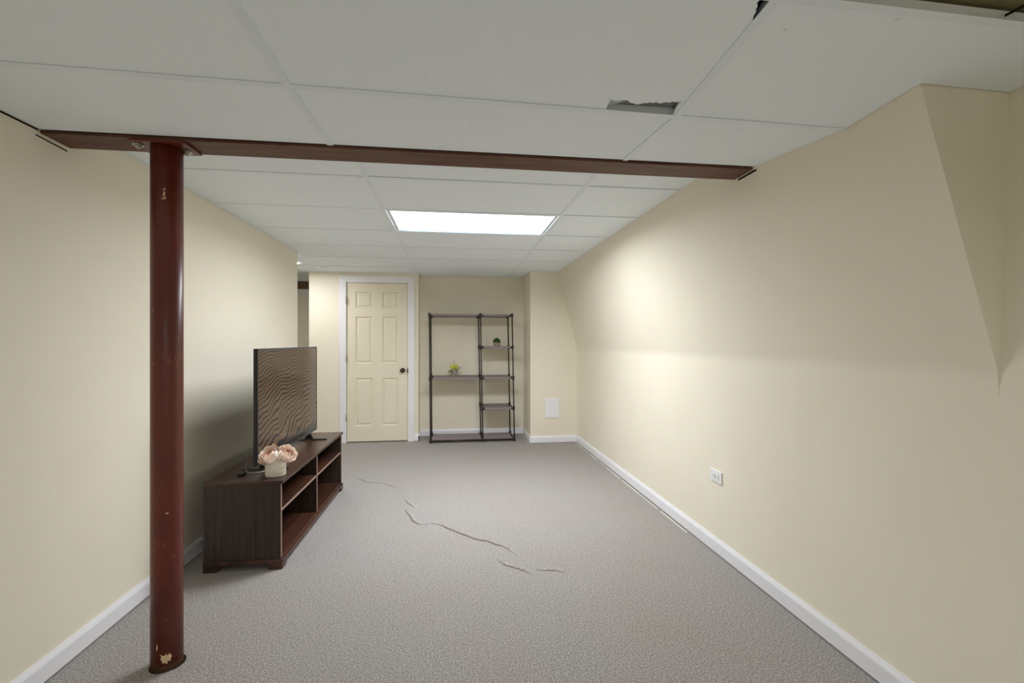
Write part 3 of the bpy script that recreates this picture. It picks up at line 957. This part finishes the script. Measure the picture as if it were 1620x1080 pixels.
def petal_mesh(name, mat, L, W, cup, curl, nu=5, nv=6, wave=0.08):
    m = MB()
    for i in range(nv + 1):
        t = i / nv
        wd = W * (math.sin(math.pi * (0.12 + 0.80 * t)) ** 0.75)
        for k in range(nu + 1):
            s = k / nu * 2 - 1
            x = s * wd / 2
            y = L * t * (1 - 0.06 * s * s)
            z = cup * (s * s) * wd * 0.5 + curl * L * t * t + wave * W * 0.3 * math.sin(3.1 * s + 2.0 * t) * t
            m.v.append((x, y, z))
    for i in range(nv):
        for k in range(nu):
            a = i * (nu + 1) + k
            m.smooth.add(len(m.f)); m.f.append((a, a + 1, a + nu + 2, a + nu + 1))
    me = m.mesh(name, mat)
    return me

def shell_petal(mat, R, top, half, flare, ruffle, nu=6, nv=6):
    """cupped petal: a patch of a sphere of radius R from its base up to polar angle top, with a rolled rim"""
    m = MB()
    for i in range(nv + 1):
        t = i / nv
        th_ = lerp(math.radians(158), top, t)
        rr = R * (1 + flare * t * t * t)
        hw_ = half * (0.35 + 0.65 * math.sin(math.pi * min(1, 0.10 + 0.62 * t)))
        for k in range(nu + 1):
            u_ = k / nu * 2 - 1
            edge = t * (1 - 0.16 * u_ * u_)
            th2 = lerp(math.radians(158), top, edge) + ruffle * t * math.sin(5 * u_ + 1.3)
            p_ = hw_ * u_
            r2 = rr * (1 + 0.05 * t * math.cos(4.0 * u_))
            m.v.append((r2 * math.sin(th2) * math.sin(p_), r2 * math.sin(th2) * math.cos(p_), r2 * math.cos(th2)))
    for i in range(nv):
        for k in range(nu):
            q_ = i * (nu + 1) + k
            m.smooth.add(len(m.f)); m.f.append((q_, q_ + 1, q_ + nu + 2, q_ + nu + 1))
    return m.mesh('petal', mat)
PETALS = [(shell_petal('petal2', .020, math.radians(18), 0.75, .05, .10), 5, 0), (shell_petal('petal2', .031, math.radians(34), 0.62, .10, .08), 6, .3),
          (shell_petal('petal', .042, math.radians(48), 0.60, .14, .06), 7, .1), (shell_petal('petal', .051, math.radians(62), 0.62, .20, .05), 7, .5), (shell_petal('petal', .055, math.radians(84), 0.55, .24, .05), 6, .2)]
PET_L = petal_mesh('leaf', 'leaf', 0.055, 0.030, 0.3, -0.25)

def add_petal(me, parent, loc, yaw, pitch, sc=1.0, roll=0.0):
    o = bpy.data.objects.new(me.name.split('.')[0], me); COL.objects.link(o); o.parent = parent
    o.matrix_basis = Matrix.Translation(loc) @ Matrix.Rotation(yaw, 4, 'Z') @ Matrix.Rotation(pitch, 4, 'X') @ Matrix.Rotation(roll, 4, 'Y') @ Matrix.Scale(sc, 4)
    return o

random.seed(11)
def bloom(loc, tilt_axis, tilt, sc):
    core = MB().lathe([(0, -.020), (.010, -.016), (.014, -.004), (.012, .008), (.006, .014), (0, .015)], 14).build('bloom', 'petal2', fp)
    core.matrix_basis = Matrix.Translation(loc) @ Matrix.Rotation(tilt, 4, tilt_axis) @ Matrix.Scale(sc, 4)
    for me, n, off in PETALS:
        for k in range(n):
            y = 2 * math.pi * (k + off) / n + random.uniform(-.12, .12)
            add_petal(me, core, (random.uniform(-.002, .002), random.uniform(-.002, .002), random.uniform(-.004, .004)), y, random.uniform(-.10, .14), random.uniform(.92, 1.06))
    return core
bloom((-.014, -.034, ph_ + .032), Vector((0.9, -0.25, 0)), math.radians(34), 1.02)
bloom((.062, -.002, ph_ + .030), Vector((0.55, 0.75, 0)), math.radians(46), 0.88)
for k, (y, p, dx, dy) in enumerate(((-2.6, .2, .01, -.02), (2.7, -.15, 0, -.015), (-0.9, .35, .02, .01), (1.4, .1, -.02, 0))):
    add_petal(PET_L, fp, (dx, dy, ph_ - .002), y, p + .35, 0.8)

# ------------------------------------------------------------------ shelving rack in the alcove
rk = thing('shelving_rack', 'black tubular shelving rack with grey shelves in the alcove', 'shelving rack', (0.235, 6.10, 0))
FYr, BYr = 5.865 - 6.10, 6.262 - 6.10
XF = [-0.306 - .235, 0.3585 - .235, 0.769 - .235]
XB = [-0.309 - .235, 0.354 - .235, 0.761 - .235]
LEV = [0.032, 0.428, 0.824, 1.220, 1.634]
def lean(x, z): return x - (0.014 if x < -.3 else 0.031) * z / 1.62
r = 0.0085
for xs_, yy in ((XF, FYr), (XB, BYr)):
    for i, x in enumerate(xs_):
        MB().tube([(lean(x, 0.004), yy, 0.004), (lean(x, 0.8), yy, 0.8), (lean(x, 1.645), yy, 1.645)], r, 10).build('post', 'rack', rk)
conn = None
for li, z in enumerate(LEV):
    for i in range(3):
        if i == 0 and li in (1, 3): continue
        for xs_, yy, sg in ((XF, FYr, 1), (XB, BYr, -1)):
            m = MB()
            m.lathe([(0, -.030), (.0145, -.030), (.0155, -.024), (.0155, .018), (.0145, .024), (0, .024)], 12)
            m.tube([(0, 0, -.006), (0, sg * .036, -.006)], .0125, 10)
            if i < 2 and not (i == 0 and li in (1, 3)): m.tube([(0, 0, -.006), (.034, 0, -.006)], .0125, 10)
            if i > 0 and not (i == 1 and li in (1, 3)): m.tube([(0, 0, -.006), (-.034, 0, -.006)], .0125, 10)
            c = m.build('connector', 'rack', rk)
            c.location = (lean(xs_[i], z), yy, z)
        # side rail front to back
        MB().tube([(lean(XF[i], z), FYr + .03, z - .006), (lean(XB[i], z), BYr - .03, z - .006)], .0085, 10).build('side_rail', 'rack', rk)
    bays = [(1, 2)] if li in (1, 3) else [(0, 1), (1, 2)]
    for a, b in bays:
        for xs_, yy in ((XF, FYr), (XB, BYr)):
            MB().tube([(lean(xs_[a], z) + .03, yy, z - .006), (lean(xs_[b], z) - .03, yy, z - .006)], .0085 if li == 0 else .0065, 10).build('rail', 'rack', rk)
        m = MB()
        x0f, x1f = lean(XF[a], z) + .017, lean(XF[b], z) - .017
        x0b, x1b = lean(XB[a], z) + .017, lean(XB[b], z) - .017
        f0 = FYr - (.010 if li else -.012)
        zt = z + .010 if li else z + .006
        zl = z - .006 if li else z + .0025
        if li:
            # fabric panel sleeves around the front and back rails
            m.quadbox([(x0f + .018, f0, zl - .008), (x1f - .018, f0, zl - .008), (x1b - .018, BYr + .010, zl - .008), (x0b + .018, BYr + .010, zl - .008),
                       (x0f + .018, f0, zt), (x1f - .018, f0, zt), (x1b - .018, BYr + .010, zt), (x0b + .018, BYr + .010, zt)])
        else:
            m.quadbox([(x0f, f0, zl), (x1f, f0, zl), (x1b, BYr - .012, zl), (x0b, BYr - .012, zl),
                       (x0f, f0, zt), (x1f, f0, zt), (x1b, BYr - .012, zt), (x0b, BYr - .012, zt)])
        m.build('shelf', 'rackshelf', rk, bevel=0.003)

# small round boxwood in a grey pot
def sphere_leaf_cloud(rx_, rz_, n, size, seed):
    rnd = random.Random(seed)
    m = MB()
    for k in range(n):
        u = rnd.random(); t = rnd.random() * 2 * math.pi
        ct = u; stt = math.sqrt(1 - ct * ct)
        rr = rnd.uniform(.82, 1.03)
        c = Vector((rx_ * stt * math.cos(t) * rr, rx_ * stt * math.sin(t) * rr, rz_ * ct * rr))
        n_ = Vector((c.x / rx_, c.y / rx_, c.z / rz_ + .2)).normalized()
        a = n_.orthogonal().normalized(); a.rotate(Matrix.Rotation(rnd.random() * 6.28, 3, n_))
        b = n_.cross(a)
        d = (a + n_ * rnd.uniform(.2, .9)).normalized()
        i = len(m.v)
        m.v += [tuple(c), tuple(c + d * size * .5 + b * size * .28), tuple(c + d * size), tuple(c + d * size * .5 - b * size * .28)]
        m.f.append((i, i + 1, i + 2, i + 3))
    return m
bs = thing('boxwood_pot', 'small round green boxwood in a grey pot on the right-hand shelf', 'potted plant', (0.5590, 6.10, 1.2302))
MB().lathe([(0, .0005), (.036, .0005), (.042, .012), (.044, .035), (.042, .056), (.037, .058), (.035, .050), (0, .050)], 24).build('pot', 'potgrey', bs)
cl = sphere_leaf_cloud(.047, .052, 700, .013, 4)
cl.lathe([(.044, 0), (.040, .02), (.028, .038), (.012, .046), (0, .048)], 16)
cl = cl.build('foliage', 'box', bs); cl.location = (0, 0, .052); cl['kind'] = 'stuff'

# yellow green succulent in a tapered grey pot
ys_ = thing('succulent_pot', 'yellow green flowering succulent in a grey tapered pot on the wide shelf', 'potted plant', (-0.0085, 6.11, 0.8342))
MB().lathe([(0, .0005), (.032, .0005), (.034, .006), (.047, .070), (.048, .078), (.043, .078), (.041, .066), (0, .066)], 24).build('pot', 'potgrey', ys_)
LY = petal_mesh('leaf', 'leafy', 0.062, 0.030, 0.45, 0.35)
LD = petal_mesh('leaf', 'leafdull', 0.070, 0.034, 0.40, -0.25)
random.seed(5)
for ring, (n, pit, s_) in enumerate(((8, 1.25, .8), (10, .95, .9), (11, .55, 1.0), (9, .15, .95))):
    for k in range(n):
        y = 2 * math.pi * (k + .4 * ring) / n + random.uniform(-.2, .2)
        add_petal(LY, ys_, (random.uniform(-.034, .034), random.uniform(-.025, .025), .082 + random.uniform(0, .016)), y, pit + random.uniform(-.2, .2), s_ * random.uniform(.85, 1.15))
for y, p, sc in ((1.9, -.35, .95), (2.5, -.5, .9), (1.2, -.55, .9), (0.6, -.4, .8), (-2.2, .05, .8)):
    add_petal(LD, ys_, (-math.sin(y) * .036, math.cos(y) * .036, .082), y, p, sc)
o = add_petal(LD, ys_, (.03, -.01, .085), -1.35, .45, 1.35); o['label'] = 'long dark leaf reaching to the right'
MB().tube([(-.004, 0, .10), (-.002, .004, .15), (0, .002, .185)], [.0015, .0012, .001], 6).build('stalk', 'leafdull', ys_)
MB().lathe([(0, .181), (.005, .184), (.006, .190), (.003, .196), (0, .197)], 8).build('bud', 'bronze', ys_)

# ------------------------------------------------------------------ wall plates
vp = thing('access_panel', 'plain white rectangular access panel low on the wall pier', 'access panel', (1.236, Y_PIER - .0005, 0.4415))
bx(-.0915, .0915, -.009, 0, -.1265, .1265).build('cover', 'white', vp, bevel=0.004)
bx(-.080, .080, -.0115, -.0092, -.115, .115).build('raised_face', 'white', vp, bevel=0.002)

oy = 2.611
ot = thing('wall_outlet', 'white double wall outlet turned sideways on the right wall', 'outlet', (wallX(oy, .47) - .0003, oy, 0.468))
bx(-.007, 0, -.060, .060, -.0375, .0375).build('cover_plate', 'white', ot, bevel=0.003)
for y in (-.0205, .0205):
    s_ = bx(-.0095, -.0072, y - .0155, y + .0155, -.0170, .0170).build('receptacle', 'white', ot, bevel=0.003)
    for dy, dz, w_, h_ in ((-.006, .006, .006, .0016), (-.006, -.006, .006, .0016)):
        bx(-.0101, -.0096, y + dy - w_ / 2, y + dy + w_ / 2, dz - h_, dz + h_).build('slot', 'dark', s_)
    bx(-.0101, -.0096, y + .006, y + .010, -.0022, .0022).build('slot', 'dark', s_)
MB().tube([(-.0072, 0, 0), (-.0084, 0, 0)], .003, 10).build('screw', 'steel', ot)
